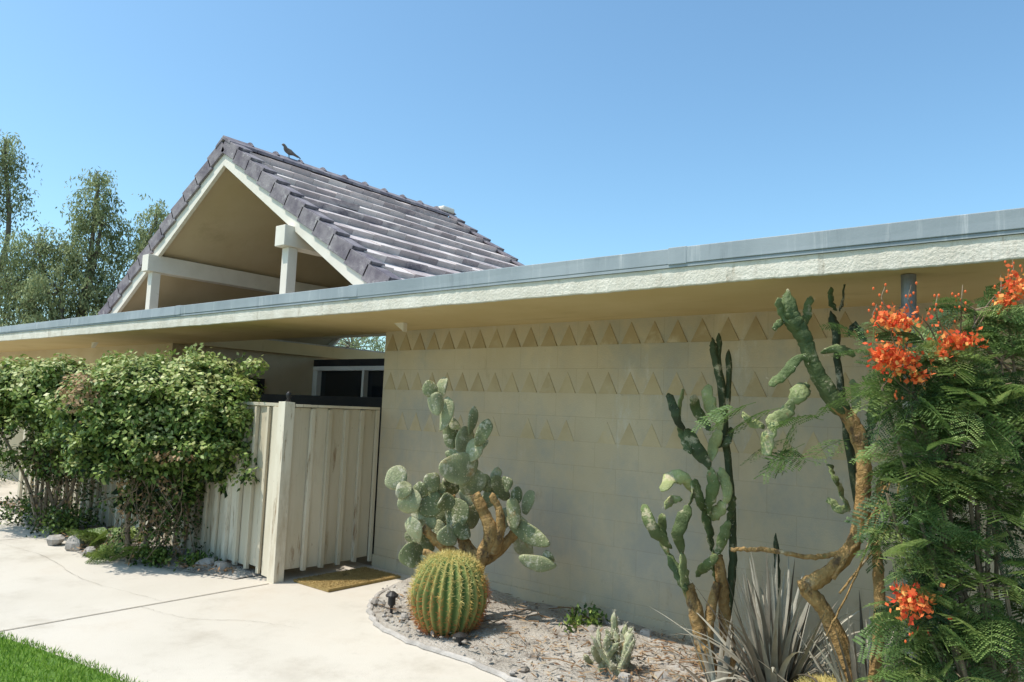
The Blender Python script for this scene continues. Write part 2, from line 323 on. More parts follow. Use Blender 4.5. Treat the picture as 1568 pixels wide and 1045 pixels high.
for sg in(-1,1):
    for r in range(rows):
        s0=r*ex-.02; s1=(r+1)*ex+.05; off=.15*(r%2); y=yf-.0-off+.1
        while y<yb:
            ya=max(y,yf+.1); yc=min(y+.3,yb-.02)
            if yc-ya>.03:
                j=rng.normal(0,.006); t=np.clip(rng.normal(.5,.25),0,1)
                def pt(s_,h): return (PX+sg*(s_*co+h*si),PZ-s_*si+h*co)
                a,b,c_,d_=pt(s0,.005),pt(s0,.02),pt(s1,.105+j),pt(s1,.03+j)
                poly=[a,b,c_,d_] if sg>0 else [d_,c_,b,a]
                mb.prism_y(poly,ya+.002,yc-.002,t)
            y+=.3
mb.build('roof_tiles',[M_tile],H)
mb=MB()
for sg in(-1,1):
    nr=12; e=run/co/nr
    for (ya,yc) in((yf-.05,yf+.14),(yb-.14,yb+.05)):
        for r in range(nr):
            s0=r*e; s1=(r+1)*e+.03
            def pt(s_,h): return (PX+sg*(s_*co+h*si),PZ-s_*si+h*co)
            poly=[pt(s0,-.09),pt(s0,.085),pt(s1,.125),pt(s1,-.055)]
            if sg<0: poly=poly[::-1]
            mb.prism_y([p for p in ([pt(s0,.06),pt(s0,.085),pt(s1,.125),pt(s1,.09)] if sg>0 else [pt(s1,.09),pt(s1,.125),pt(s0,.085),pt(s0,.06)])],ya,yc)
            mb.prism_y(poly,(ya-.002 if ya<0 else yc-.03),(ya+.03 if ya<0 else yc+.002))
y=yf-.06
while y<yb:
    j=rng.normal(0,.006)
    for sg in(-1,1):
        p=[(PX,PZ+.12+j),(PX+sg*.17,PZ+.02),(PX+sg*.17,PZ-.02),(PX,PZ+.075)]
        mb.prism_y(p if sg>0 else p[::-1],y,min(y+.4,yb+.06))
    mb.prism_y([(PX-.1,PZ+.075),(PX+.1,PZ+.075),(PX+.03,PZ+.14),(PX-.03,PZ+.14)],y+.35,y+.385); y+=.38
mb.build('rake_and_ridge_tiles',[M_rtile],H,bevel=.006)
mb=MB(); mb.box(PX-.1,PX+.1,yb-.2,yb+.08,PZ+.08,PZ+.17); mb.build('ridge_end_cap',[M_trim],H,bevel=.03)
mb=MB(); mb.tube([(5.15,-1.02,0),(5.15,-1.02,1.2),(5.15,-1.02,SZ-.004)],.036,16); mb.tube([(5.15,-1.02,2.2),(5.15,-1.02,2.26)],.046,16)
mb.build('roof_support_pipe',[M_steel],H,smooth=False)

# ------------------------------------------------------------ fence
mb=MB()
x=-6.5
while x<-.12:
    t=np.clip(rng.normal(.55,.3),0,1); zt=1.6+rng.normal(0,.008); mb.box(x,x+.192,-1.12,-1.10,.06+rng.uniform(0,.04),zt,t,jit=.004)
    mb.box(x-.022,x+.022,-1.158,-1.121,.04+rng.uniform(0,.03),zt-.01,np.clip(t+.1,0,1),jit=.003); x+=.2
mb.box(-6.5,0,-1.15,-1.07,1.605,1.635,.8,jit=.002); mb.box(-6.5,-.1,-1.095,-1.05,1.3,1.4,.3); mb.box(-6.5,-.1,-1.095,-1.05,.3,.4,.3)
mb.box(-.11,.0,-1.17,-1.06,.0,1.65,.9,jit=.002); mb.box(-.2,-.112,-1.165,-1.122,.05,1.6,.7,jit=.002)
y=-1.05
while y<-.1:
    w=min(.192,-.02-y); t=np.clip(rng.normal(.4,.25),0,1); mb.box(-.05,-.03,y,y+w,.09+rng.uniform(0,.02),1.6,t,jit=.002); 
    if y>-1.04: mb.box(-.029,.008,y-.024,y+.02,.08,1.59,t,jit=.002)
    y+=.2
mb.box(-.07,.0,-1.05,-.02,1.605,1.63,.8); mb.box(-.028,.0,-.06,-.02,.06,1.6,.5)
mb.box(-.1,-.052,-1.05,-.04,.3,.4,.3)
fence=mb.build('board_and_batten_fence',[M_wood],bevel=.003)
mb=MB(); mb.tube([(-.06,-1.1,1.65),(-.06,-1.1,1.68),(-.06,-1.1,1.7),(-.06,-1.1,1.73),(-.06,-1.1,1.75)],[.03,.012,.024,.024,.004],10); mb.build('post_lamp',[M_black],smooth=True)
mb=MB(); mb.box(.06,.58,-1.0,-.16,.01,.03,jit=.003)
n=5000; c=np.stack([rng.uniform(.06,.58,n),rng.uniform(-1,-.16,n),np.full(n,.028)],1); mb.leaves(c,np.array([0,0,1])+rng.normal(0,.5,(n,3)),rng.normal(0,1,(n,3)),.014,.004,.5)
mb.build('doormat',[M_mat])
def path_light(x,y,h,name='path_light'):
    mb=MB(); p=lambda z:(x,y,z)
    mb.tube([p(0),p(h*.5)],.012,8); mb.tube([p(h*.45),p(h*.5),p(h*.8)],[.02,.03,.03],12)
    mb.tube([p(h*.8),p(h*.86),p(h*.98),p(h)],[.05,.05,.02,.006],14); return mb.build(name,[M_black])
path_light(1.5,-1.1,.2); path_light(2.42,-1.3,.12)
mb=MB() # dove on ridge
by_=.41; c0=np.array([PX,by_,PZ+.2])
mb.tube(spl([c0+[0,.13,-.03],c0+[0,.06,-.01],c0,c0+[0,-.06,.02],c0+[0,-.085,.06],c0+[0,-.11,.07],c0+[0,-.135,.065]],5),np.interp(np.linspace(0,6,31),[0,1,2,3,4,5,6],[.012,.022,.042,.035,.02,.02,.003]),12,flatdir=(1,0,0),flat=.8)
mb.tube([c0+[0,.05,0],c0+[0,.12,-.02],c0+[0,.17,-.04]],[.02,.02,.014],8,flatdir=(0,0,1),flat=.25)
for sg in(-1,1): mb.tube([c0+[sg*.012,-.01,-.03],c0+[sg*.014,-.012,-.08]],.004,6)
mb.build('dove',[M_bird],smooth=True)

# ------------------------------------------------------------ cacti
def pad(mb,f,a,b,hw,hh,ang,s,w=0,yaw=None,t=None,mat=0,th=.02,spn=36,bend=.03):
    yaw=rng.uniform(-.8,.8) if yaw is None else yaw
    an=math.radians(ang); up=Z_*math.cos(an)+R_*math.sin(an); sd=R_*math.cos(an)-Z_*math.sin(an)
    nn=np.cross(sd,up); sd2=sd*math.cos(yaw)+nn*math.sin(yaw); n2=np.cross(sd2,up)
    k=1/max(.75,math.cos(yaw))
    t=rng.uniform(.15,.85) if t is None else t
    c=f(a,b,w); A=sd2*hw/s*k; B=up*hh/s; Nn=n2*th
    mb.ell(c,A,B,Nn,20,14,t,mat,lump=.035,egg=.16,bend=rng.uniform(-1,1)*bend,rim=.2)
    n=spn; th_=rng.uniform(0,6.28,n); r=np.sqrt(rng.uniform(0,1,n)); sg=rng.choice([-1,1],n)
    p=c+np.outer(r*np.cos(th_),A)+np.outer(r*np.sin(th_),B)+np.outer(sg*np.sqrt(1-r*r),Nn)
    mb.leaves(p,np.outer(sg,n2)+rng.normal(0,.6,(n,3)),rng.normal(0,1,(n,3)),.022,.0022,1.,1)
M_sp=pmat('pale_spine',(.5,.45,.33),(.6,.55,.42),5,bump=0)
E=empty('prickly_pear_cactus'); f=sketch(1.965,-.784,709,946,190)
mb=MB()
pads=[(662,604,10,14,-25),(680,599,8,14,10),(671,625,12,17,-5),(684,640,10,26,10),(690,672,12,22,0),(708,684,13,25,12),(722,650,7,22,8),(740,668,11,22,24),(726,694,12,18,15),
(706,720,26,23,-10),(722,742,20,20,20),(610,735,19,16,-60),(633,768,19,16,-70),(664,774,20,17,-60),(664,742,12,14,-10),(688,752,14,17,0),(700,790,18,24,15),(678,792,17,18,-30),(655,795,14,18,-50),
(640,808,12,19,-25),(636,846,16,18,-10),(652,830,13,20,-35),(655,860,13,12,30),(764,752,23,11,60),(748,770,12,18,30),(808,774,9,20,15),(785,786,11,24,-8),(806,814,34,13,28),(820,856,28,12,10),(772,800,12,18,20),(690,818,14,16,-20),(720,796,15,20,0),(742,745,15,11,70),
(795,805,20,11,40),(802,838,14,19,-30),(716,765,13,15,-30),(670,755,12,13,20),(648,752,11,12,-40),(625,750,12,11,-60),(757,735,8,13,30),(775,742,7,12,-10),(790,765,9,14,5),(695,705,9,13,-40),(672,815,10,15,10),(625,782,10,12,-80),(836,850,11,8,60),(815,830,13,8,50),(645,785,12,12,-80),(685,770,12,14,40),(710,812,12,15,-30),(632,828,10,13,-50),(697,655,7,11,-40),(735,690,8,14,40)]
for i,(a,b,hw,hh,an) in enumerate(pads): pad(mb,f,a,b,hw,hh,an,190,w=rng.uniform(-.16,.16))
mb.build('pads',[M_pad,M_sp],E,smooth=True)
mb=MB()
def tr(mb,f,pts,r0,r1,ribs=0,n=14,flat=.85,t=.5,mat=0,nn=10):
    P=spl([f(*p) for p in pts],nn); m=len(P); k=np.arange(m); ph=rng.uniform(0,6)
    r=np.linspace(r0,r1,m)*(1+.06*np.sin(k*.5+ph)+.04*np.sin(k*.23)+rng.normal(0,.025,m)); P=P+rng.normal(0,.002,P.shape); mb.tube(P,r,n,t,mat,ribs=ribs,flat=flat)
tr(mb,f,[(712,950),(722,905),(728,870),(735,845)],.09,.075)
tr(mb,f,[(728,880),(700,848,-.05),(672,826,-.08),(652,806,-.1)],.06,.03)
tr(mb,f,[(732,865),(712,835,.06),(700,800,.08),(690,765,.08)],.06,.035)
tr(mb,f,[(732,860),(752,820,-.08),(742,785,-.1),(728,758,-.1)],.065,.04)
tr(mb,f,[(735,860),(768,838,.02),(788,815,.02),(788,785,.02)],.055,.028)
tr(mb,f,[(755,845,-.05),(766,812,-.1),(764,780,-.12),(752,758,-.12)],.045,.025)
tr(mb,f,[(705,850,-.1),(680,850,-.15),(655,838,-.18)],.04,.025)
mb.build('trunk',[M_ctrunk],E,smooth=True)

def barrel(x,y,R,Hh,name='barrel_cactus'):
    mb=MB(); ribs=24; nu=ribs*6; nv=22; v=[];t=[]
    lean=np.array([.06,-.03])
    for j in range(nv+1):
        ph=math.pi*j/nv; z=Hh/2-Hh/2*math.cos(ph); rr=R*math.sin(ph)**.72 if 0<j<nv else .004
        for i in range(nu):
            th=2*math.pi*i/nu; k=abs(math.cos(ribs*th/2))**1.5; r=rr*(.88+.12*k)*(1+.03*math.sin(2*th+1)+.02*math.sin(5*ph))
            v.append((x+r*math.cos(th)+lean[0]*z,y+r*math.sin(th)+lean[1]*z,z)); t.append(.05+.75*k*k)
    mb.add(v,[(j*nu+i,j*nu+(i+1)%nu,(j+1)*nu+(i+1)%nu,(j+1)*nu+i) for j in range(nv) for i in range(nu)],t)
    C=[];D=[];T=[]
    for i in range(ribs):
        th=2*math.pi*i/ribs
        for j in range(2,34):
            ph=math.pi*j/34; z=Hh/2-Hh/2*math.cos(ph); rr=R*math.sin(ph)**.72*(1+.03*math.sin(2*th+1)+.02*math.sin(5*ph))
            o=np.array([math.cos(th)*math.sin(ph),math.sin(th)*math.sin(ph),-math.cos(ph)])
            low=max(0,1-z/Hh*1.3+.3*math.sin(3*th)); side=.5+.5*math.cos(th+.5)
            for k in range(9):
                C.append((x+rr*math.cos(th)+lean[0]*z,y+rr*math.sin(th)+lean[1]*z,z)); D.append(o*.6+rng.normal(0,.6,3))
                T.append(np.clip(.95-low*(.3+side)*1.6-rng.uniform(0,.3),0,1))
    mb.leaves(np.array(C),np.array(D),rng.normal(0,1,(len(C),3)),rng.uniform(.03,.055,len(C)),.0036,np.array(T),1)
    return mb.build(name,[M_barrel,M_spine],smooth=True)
barrel(2.12,-1.12,.27,.58); barrel(4.78,-1.12,.2,.33)

def stem(mb,f,pts,r,t=.5,ribs=4,flat=.8):
    P=spl([f(*p) for p in pts],8); m=len(P); u=np.linspace(0,1,m)
    rr=r*(.9+.1*np.sin(u*9+r*300))*np.clip(np.minimum(u*10+.6,(1-u)*9+.12),0,1)
    mb.tube(P+rng.normal(0,.002,P.shape),rr,14,t,0,ribs=ribs,flat=flat)
def chain(mb,f,s,pts,r,t,segl=.27):
    """a run of long flattened joints, each growing from the tip of the last"""
    P=spl([f(*p) for p in pts],16); d=np.r_[0,np.cumsum(np.linalg.norm(np.diff(P,axis=0),axis=1))]; L=d[-1]
    k=max(1,int(round(L/segl))); cuts=np.linspace(0,L,k+1)
    if k>1: cuts[1:-1]+=rng.uniform(-.03,.03,k-1)
    for i in range(k):
        a=np.array([np.interp(np.linspace(cuts[i]-.012,cuts[i+1]+.012,13),d,P[:,j]) for j in range(3)]).T
        u=np.linspace(0,1,13); rr=.86*r*rng.uniform(.85,1.15)*np.clip(1-(2*u-1)**2*.97,0,1)**.5*(.75+.35*u)*(1+rng.normal(0,.06,13))
        yw=rng.uniform(-1.,1.); fd=F_*math.cos(yw)+R_*math.sin(yw)
        a[1:-1]+=rng.normal(0,.004,(11,3))
        tt=np.clip(t+rng.normal(0,.2)+.2*u+rng.normal(0,.05,13),0,1)
        mb.tube(a,rr,14,tt,0,flat=.3,flatdir=fd)
        n=24; idx=rng.integers(1,12,n); mb.leaves(a[idx]+rng.normal(0,1,(n,3))*rr[idx][:,None]*.5,rng.normal(0,1,(n,3)),rng.normal(0,1,(n,3)),.022,.002,1.,1)
# tall clump
E=empty('columnar_cactus'); s=232.6; f=sketch(3.945,-.555,1085,1031,s)
mb=MB()
for pts,r,t in [
 ([(1048,920),(1040,880),(1036,840),(1030,812),(1048,775)],.06,.75),
 ([(1042,900),(1020,850),(1010,815),(1012,790)],.045,.3),
 ([(1022,840),(998,815),(986,795),(981,775)],.05,.25),
 ([(1095,900),(1088,850),(1078,800),(1066,770),(1058,738)],.058,.45),
 ([(1062,762),(1045,740),(1028,735),(1008,755)],.055,.95),
 ([(1078,790),(1084,745),(1078,715),(1062,690),(1053,662)],.055,.4),
 ([(1078,720),(1092,690),(1096,660),(1085,625),(1083,595)],.052,.7),
 ([(1052,700),(1045,668),(1038,640),(1043,602)],.04,.3),
 ([(1042,665),(1030,640),(1025,608)],.035,.2),
 ([(1086,665),(1070,640),(1056,612)],.04,.3),
 ([(1090,850),(1108,795),(1124,765)],.042,.5),
 ([(1062,885),(1074,862),(1088,848)],.04,.4),
 ([(1086,800),(1100,770),(1104,745),(1095,720)],.05,.7),
 ([(1040,770),(1030,770),(1016,778)],.035,.7),
 ([(1046,780),(1052,765),(1058,750)],.035,.5),
 ([(1095,690),(1108,680),(1116,660)],.03,.3)]:
    pts=[(a,b,rng.uniform(-.08,.08)) for a,b in pts]; chain(mb,f,s,pts,r,t)
for pts,r,t in [([(1104,960),(1118,860),(1118,760),(1112,680),(1108,600),(1098,545),(1096,522)],.026,.12),
 ([(1112,640),(1119,600),(1121,540)],.02,.12),([(1107,600),(1105,560),(1107,514)],.018,.12)]:
    stem(mb,f,[(a,b,.05) for a,b in pts],r,t)
f2_=sketch(4.25,-.25,1208,1010,232); stem(mb,f2_,[(1208,1010),(1209,930),(1208,860),(1207,795)],.018,.05)
mb.build('stems',[M_dkstem,M_sp],E,smooth=True)
mb=MB()
tr(mb,f,[(1080,1036),(1066,975),(1055,925),(1046,895)],.055,.04,ribs=0)
tr(mb,f,[(1115,1030,.05),(1105,960,.05),(1100,900,.03),(1092,850,0)],.045,.034)
tr(mb,f,[(1072,995),(1078,940),(1090,890)],.036,.028)
mb.build('trunk',[M_ctrunk],E,smooth=True)

# small pale clump cactus
E=empty('cholla_cactus'); s=231; f=sketch(3.43,-.92,935,1020,s); mb=MB()
for i in range(30):
    a=935+rng.normal(0,10); w=rng.normal(0,.05); top=(935+rng.normal(0,22),945+abs(rng.normal(0,26)),w+rng.normal(0,.08))
    if i==0: top=(934,930,0)
    stem(mb,f,[(a,1020,w),((a+top[0])/2+rng.normal(0,5),(1020+top[1])/2+5,w),top],rng.uniform(.013,.024),rng.uniform(.6,1),ribs=5,flat=1)
v=np.concatenate(mb.V); idx=rng.integers(0,len(v),7000); n=len(idx)
mb.leaves(v[idx],rng.normal(0,1,(n,3)),rng.normal(0,1,(n,3)),.024,.0028,1,1)
mb.build('stems',[M_pad,M_sp],E,smooth=True)

# tree-like cactus leaning against the wall
E=empty('tree_cactus'); s=287; f=sketch(4.90,-.95,1298,1128,s); mb=MB()
stem(mb,f,[(1296,640),(1268,600),(1247,560),(1238,525),(1224,500),(1214,478),(1213,446)],.046,.35,ribs=5,flat=.9)
for pts,r,t in [
 ([(1222,505),(1202,482),(1192,462)],.03,.6),([(1212,490),(1196,500),(1188,508)],.025,.6),
 ([(1234,500),(1246,488),(1252,455)],.028,.1),
 ([(1240,560),(1225,552),(1200,580),(1178,595)],.040,.65),
 ([(1240,600),(1222,605),(1200,640),(1178,658)],.052,.7),
 ([(1182,650),(1172,672),(1168,702)],.05,.9),
 ([(1172,660),(1152,650),(1140,638)],.035,.85),
 ([(1258,545),(1285,540),(1312,550)],.028,.3),
 ([(1290,480),(1304,462),(1298,440)],.026,.05),([(1292,478),(1280,462),(1284,442)],.026,.05),
 ([(1300,520),(1320,500),(1326,532)],.026,.1),
 ([(1292,785),(1286,755),(1270,738),(1268,715)],.036,.85),
 ([(1292,778),(1275,780),(1260,768)],.03,.9),
 ([(1320,700),(1338,660),(1345,610)],.036,.3),([(1305,655),(1318,620),(1312,585)],.03,.4)]:
    pts=[(a,b,rng.uniform(-.05,.05)) for a,b in pts]; chain(mb,f,s,pts,r,t,.22)
stem(mb,f,[(1322,790,.1),(1306,640,.1),(1299,560,.1),(1298,510,.1),(1291,475,.1)],.022,.05)
mb.build('stems',[M_dkstem,M_sp],E,smooth=True)
mb=MB()
tr(mb,f,[(1225,905,.1),(1262,885,.08),(1292,850,.03),(1310,800),(1318,740),(1318,700),(1306,655),(1280,620)],.04,.04)
tr(mb,f,[(1299,1130),(1290,1020,.05),(1262,940,.08),(1235,905,.1)],.05,.04)
tr(mb,f,[(1299,1130),(1320,990,-.05),(1335,880),(1330,800),(1345,740)],.034,.022)
tr(mb,f,[(1130,852,.2),(1180,850,.15),(1240,858,.1),(1285,850,.05)],.011,.015)
tr(mb,f,[(1265,885,0),(1310,810,-.05),(1345,745,-.05)],.011,.008)
tr(mb,f,[(1262,900,-.1),(1340,800,-.1),(1360,720,-.1)],.006,.005)
tr(mb,f,[(1240,960,-.1),(1290,860,-.12),(1352,720,-.1)],.005,.004)
mb.build('trunk',[M_ctrunk],E,smooth=True)

# strap-leaved plants
def strap(x,y,n,L,name='yucca_plant',spread=.45):
    mb=MB()
    for i in range(n):
        az=rng.uniform(0,2*math.pi); tilt=abs(rng.normal(0,spread)); L_=L*rng.uniform(.55,1.05); o=np.array([math.cos(az),math.sin(az),0])
        dr=rng.uniform(0,.5) if rng.random()<.7 else rng.uniform(.8,2.2)
        p=np.array([x,y,.03])+o*.04; P=[p]; a=tilt; side=np.array([-o[1],o[0],0])*rng.normal(0,.12)
        for k in range(8):
            a+=dr/8; p=p+(Z_*math.cos(a)+o*math.sin(a)+side*k/8)*L_/8; P.append(p)
        P=np.array(P); sd=np.array([-o[1],o[0],0]); w=.018*np.array([.9,1,1,.95,.85,.7,.5,.3,.04])
        T=np.gradient(P,axis=0); nn=np.cross(sd,T); nn/=np.linalg.norm(nn,axis=1)[:,None]
        v=np.stack([P+sd*w[:,None]+nn*w[:,None]*.4,P,P-sd*w[:,None]+nn*w[:,None]*.4],1).reshape(-1,3)
        fs=[]
        for k in range(8):
            fs+=[(3*k,3*k+1,3*k+4,3*k+3),(3*k+1,3*k+2,3*k+5,3*k+4)]
        mb.add(v,fs,np.clip(rng.normal(.5,.35),0,1))
    return mb.build(name,[M_yucca],smooth=True)
strap(4.42,-.85,120,.86,spread=.36); strap(4.95,-1.0,85,.72); strap(4.12,-.9,26,.45,spread=.9)

# ------------------------------------------------------------ flowering shrub (compound leaves)
def pinnate(mb,base,d,L,t):
    d=d/np.linalg.norm(d); sd=np.cross(d,Z_); 
    if np.linalg.norm(sd)<.1: sd=R_.copy()
    sd/=np.linalg.norm(sd); roll=rng.normal(0,.5); up=np.cross(sd,d); sd=sd*math.cos(roll)+up*math.sin(roll); up=np.cross(sd,d)
    npn=6; nl=8; C=[];D=[];Nn=[]
    us=np.linspace(.25,1,npn)
    for u in us:
        p=base+d*L*u-Z_*L*.35*u*u
        dd=d-Z_*.7*u; dd/=np.linalg.norm(dd)
        pl=L*.42*(1-.45*abs(u-.5))
        for sg in(-1,1):
            q=sd*sg*.85+dd*.55-Z_*.12; q/=np.linalg.norm(q)
            ql=np.linspace(.12,1,nl)[:,None]*pl
            pts=p+q*ql-Z_*(ql**2)*1.2
            ld=np.cross(up,q); ld/=np.linalg.norm(ld)
            for s2 in(-1,1):
                C.append(pts); D.append(np.tile(ld*s2*.9+q*.35,(nl,1))); Nn.append(np.tile(up,(nl,1)))
    C=np.concatenate(C);D=np.concatenate(D);Nn=np.concatenate(Nn)+rng.normal(0,.25,(len(C),3))
    mb.leaves(C,D,Nn,L*.088,L*.046,np.clip(t+rng.normal(0,.08,len(C)),0,1))
    P=np.array([base+d*L*u-Z_*L*.35*u*u for u in(0,.33,.66,1)]); mb.tube(P,.0018,3,.7,0,cap=False)
E=empty('bird_of_paradise_shrub'); f=sketch(5.417,-1.5,1437,1244,353.); fw=sketch(5.37,-1.15,1440,1194,323.); mb=MB(); tw=MB()
lob=[(1465,610,80,70,.26,60),(1535,560,55,75,.26,50),(1440,700,80,80,.28,70),(1500,760,95,90,.32,90),(1485,890,95,80,.32,90),(1525,1000,110,90,.32,80),(1392,610,40,45,.18,36),
 (1550,490,40,35,.2,28),(1500,480,40,24,.18,14),(1420,560,60,26,.18,24),(1620,720,80,260,.3,60),(1430,1010,60,60,.28,50),(1395,720,38,60,.18,40),(1392,830,36,60,.18,40),(1395,940,42,60,.2,42),(1390,1030,40,40,.2,26),(1530,640,70,60,.28,50),(1388,540,22,26,.12,14),(1350,600,20,30,.1,6),(1350,760,20,60,.1,8)]
foot=[f(1500+rng.normal(0,15),1240,rng.normal(0,.06)) for _ in range(6)]
for a,b,ha,hb,dw,cnt in lob:
    tgt=f(a,b,0); ft=foot[rng.integers(6)]; tw.tube(spl([ft,(ft+tgt)/2+rng.normal(0,.06,3),tgt],6),np.linspace(.014,.005,13),6,.5)
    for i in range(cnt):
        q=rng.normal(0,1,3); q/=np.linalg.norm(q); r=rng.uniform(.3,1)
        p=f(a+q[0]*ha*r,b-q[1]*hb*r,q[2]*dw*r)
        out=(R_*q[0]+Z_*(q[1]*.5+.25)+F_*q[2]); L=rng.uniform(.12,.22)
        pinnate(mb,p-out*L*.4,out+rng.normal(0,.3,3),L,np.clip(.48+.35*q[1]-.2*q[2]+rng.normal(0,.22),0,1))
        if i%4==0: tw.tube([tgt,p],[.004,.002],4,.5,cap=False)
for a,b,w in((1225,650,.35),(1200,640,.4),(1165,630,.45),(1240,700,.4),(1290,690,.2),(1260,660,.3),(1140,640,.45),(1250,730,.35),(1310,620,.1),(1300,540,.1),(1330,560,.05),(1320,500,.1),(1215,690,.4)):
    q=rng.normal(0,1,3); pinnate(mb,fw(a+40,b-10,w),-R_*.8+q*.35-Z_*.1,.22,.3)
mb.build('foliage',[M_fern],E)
f3=sketch(5.433,-1.615,1437,1262,364.5)
for a,b in((1400,440),(1345,470),(1440,455),(1480,440),(1540,425),(1360,440),(1560,400),(1372,497),(1372,556),(1462,531),(1374,914)):
    p=[f(1450,b+180,0),f((1450+a)/2+5,b+80,-.02),f3(a,b+30,0),f3(a+4,b,0)]; tw.tube(spl(p,5),np.linspace(.004,.0015,16),5,.5)
    for k in range(12):
        q=f3(a+rng.normal(0,6),b+rng.uniform(0,60),rng.normal(0,.02)); tw.ell(q,R_*.005,Z_*.007,F_*.005,6,4,.5,1)
tw.build('stems',[M_twig,M_flower],E)
fl=MB()
for a,b,ra,rb,cnt in((1372,499,28,15,190),(1368,558,30,20,250),(1462,531,28,12,170),(1374,914,24,19,190),(1556,445,16,16,110),(1400,585,12,8,50),(1345,545,12,10,60),(1435,548,12,8,40),(1540,470,14,10,50)):
    th=rng.normal(0,.52,(cnt,3)); P=np.array([f3(a+ra*t[0]*1.1,b+rb*t[1]*1.1,-.04+.05*t[2]) for t in th])
    fl.leaves(P,rng.normal(0,1,(cnt,3))+Z_*.4,rng.normal(0,1,(cnt,3)),rng.uniform(.016,.03,cnt),rng.uniform(.015,.025,cnt),np.clip(rng.normal(.45,.3,cnt),0,1))
    fl.leaves(P[::3],rng.normal(0,.6,(len(P[::3]),3))+Z_*.8,rng.normal(0,1,(len(P[::3]),3)),.045,.002,.5)
fl.build('flowers',[M_flower],E)

# ------------------------------------------------------------ bush over the fence
def blob_leaves(mb,f,a,b,ha,hb,s,dw,cnt,w0,size,t0=.55,rmin=.75,mat=0):
    q=rng.normal(0,1,(cnt,3)); q/=np.linalg.norm(q,axis=1)[:,None]
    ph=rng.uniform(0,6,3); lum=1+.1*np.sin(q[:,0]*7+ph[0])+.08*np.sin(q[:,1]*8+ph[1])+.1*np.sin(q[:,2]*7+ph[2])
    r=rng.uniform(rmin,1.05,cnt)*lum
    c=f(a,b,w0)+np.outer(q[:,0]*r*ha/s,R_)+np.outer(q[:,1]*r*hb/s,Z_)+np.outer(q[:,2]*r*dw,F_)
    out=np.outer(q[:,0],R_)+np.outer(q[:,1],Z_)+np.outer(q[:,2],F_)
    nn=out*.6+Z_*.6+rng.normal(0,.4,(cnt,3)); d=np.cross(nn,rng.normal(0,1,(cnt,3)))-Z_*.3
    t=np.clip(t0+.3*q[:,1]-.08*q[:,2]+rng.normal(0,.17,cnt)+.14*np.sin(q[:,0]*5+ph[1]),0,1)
    mb.leaves(c,d,nn,size*rng.uniform(.6,1.2,cnt),size*.66*rng.uniform(.7,1.1,cnt),t,mat)
E=empty('bougainvillea_bush'); mb=MB(); tw=MB(); s=151.; f=sketch(-1.66,-1.71,211,861,s); f2=sketch(-3.9,-1.7,81,816,127.)
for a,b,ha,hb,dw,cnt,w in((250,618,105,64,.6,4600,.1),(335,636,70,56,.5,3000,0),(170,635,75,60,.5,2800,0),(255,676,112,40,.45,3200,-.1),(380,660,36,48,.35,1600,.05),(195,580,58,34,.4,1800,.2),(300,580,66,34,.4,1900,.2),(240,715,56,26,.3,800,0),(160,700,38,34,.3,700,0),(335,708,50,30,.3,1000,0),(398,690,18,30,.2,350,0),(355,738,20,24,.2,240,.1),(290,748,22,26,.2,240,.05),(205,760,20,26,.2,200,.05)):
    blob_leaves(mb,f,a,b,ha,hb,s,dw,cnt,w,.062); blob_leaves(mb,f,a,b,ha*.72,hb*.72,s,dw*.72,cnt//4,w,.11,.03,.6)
for i in range(55):
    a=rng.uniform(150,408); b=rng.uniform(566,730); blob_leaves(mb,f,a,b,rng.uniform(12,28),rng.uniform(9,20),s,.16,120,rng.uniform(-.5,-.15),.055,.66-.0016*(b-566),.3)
for i in range(26):
    a=rng.uniform(150,400); b=560+.0018*(a-260)**2+rng.normal(0,6); p=f(a,b,rng.uniform(-.2,.3)); k=26; c=p+np.outer(np.linspace(0,.14,k),R_*rng.normal(0,.6)+Z_)+rng.normal(0,.025,(k,3)); mb.leaves(c,rng.normal(0,1,(k,3)),rng.normal(0,1,(k,3))+Z_,.05,.03,np.clip(rng.normal(.75,.15,k),0,1))
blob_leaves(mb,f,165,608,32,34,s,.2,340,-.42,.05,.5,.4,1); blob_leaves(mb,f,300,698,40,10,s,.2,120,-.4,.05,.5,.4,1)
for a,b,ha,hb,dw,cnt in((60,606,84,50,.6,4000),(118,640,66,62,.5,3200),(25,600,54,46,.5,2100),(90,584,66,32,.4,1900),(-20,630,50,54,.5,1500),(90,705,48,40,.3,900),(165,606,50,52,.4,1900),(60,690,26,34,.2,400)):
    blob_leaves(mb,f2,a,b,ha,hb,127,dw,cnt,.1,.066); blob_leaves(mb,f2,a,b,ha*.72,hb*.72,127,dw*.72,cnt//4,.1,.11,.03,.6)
for i in range(30):
    a=rng.uniform(-10,170); b=rng.uniform(566,700); blob_leaves(mb,f2,a,b,rng.uniform(12,26),rng.uniform(9,18),127,.16,120,rng.uniform(-.5,-.15),.055,.66-.0016*(b-566),.3)
# hanging dark growth around the trunks
for ff,ss,a0,a1,b0,b1 in((f,151,190,300,690,835),(f2,127,55,140,660,800),(f,151,225,275,700,850)):
    for i in range(85):
        a=rng.uniform(a0,a1); b=rng.uniform(b0-20,b0+40); L=rng.uniform(30,b1-b0); w=rng.uniform(-.2,.35)
        P=spl([ff(a,b,w),ff(a+rng.normal(0,14),b+L*.5,w),ff(a+rng.normal(0,24),b+L,w+rng.normal(0,.08))],6); tw.tube(P,.0035,4,.5,cap=False)
        k=34; idx=rng.integers(0,len(P),k); c=P[idx]+rng.normal(0,.035,(k,3)); mb.leaves(c,rng.normal(0,1,(k,3))-Z_*.5,rng.normal(0,1,(k,3)),.045,.026,np.clip(rng.normal(.17,.17,k),0,1),1 if rng.random()<.2 else 0)
tw.tube(spl([f(211,865),f(207,800),f(212,740),f(205,680)],6),np.linspace(.028,.02,19),8,.5)
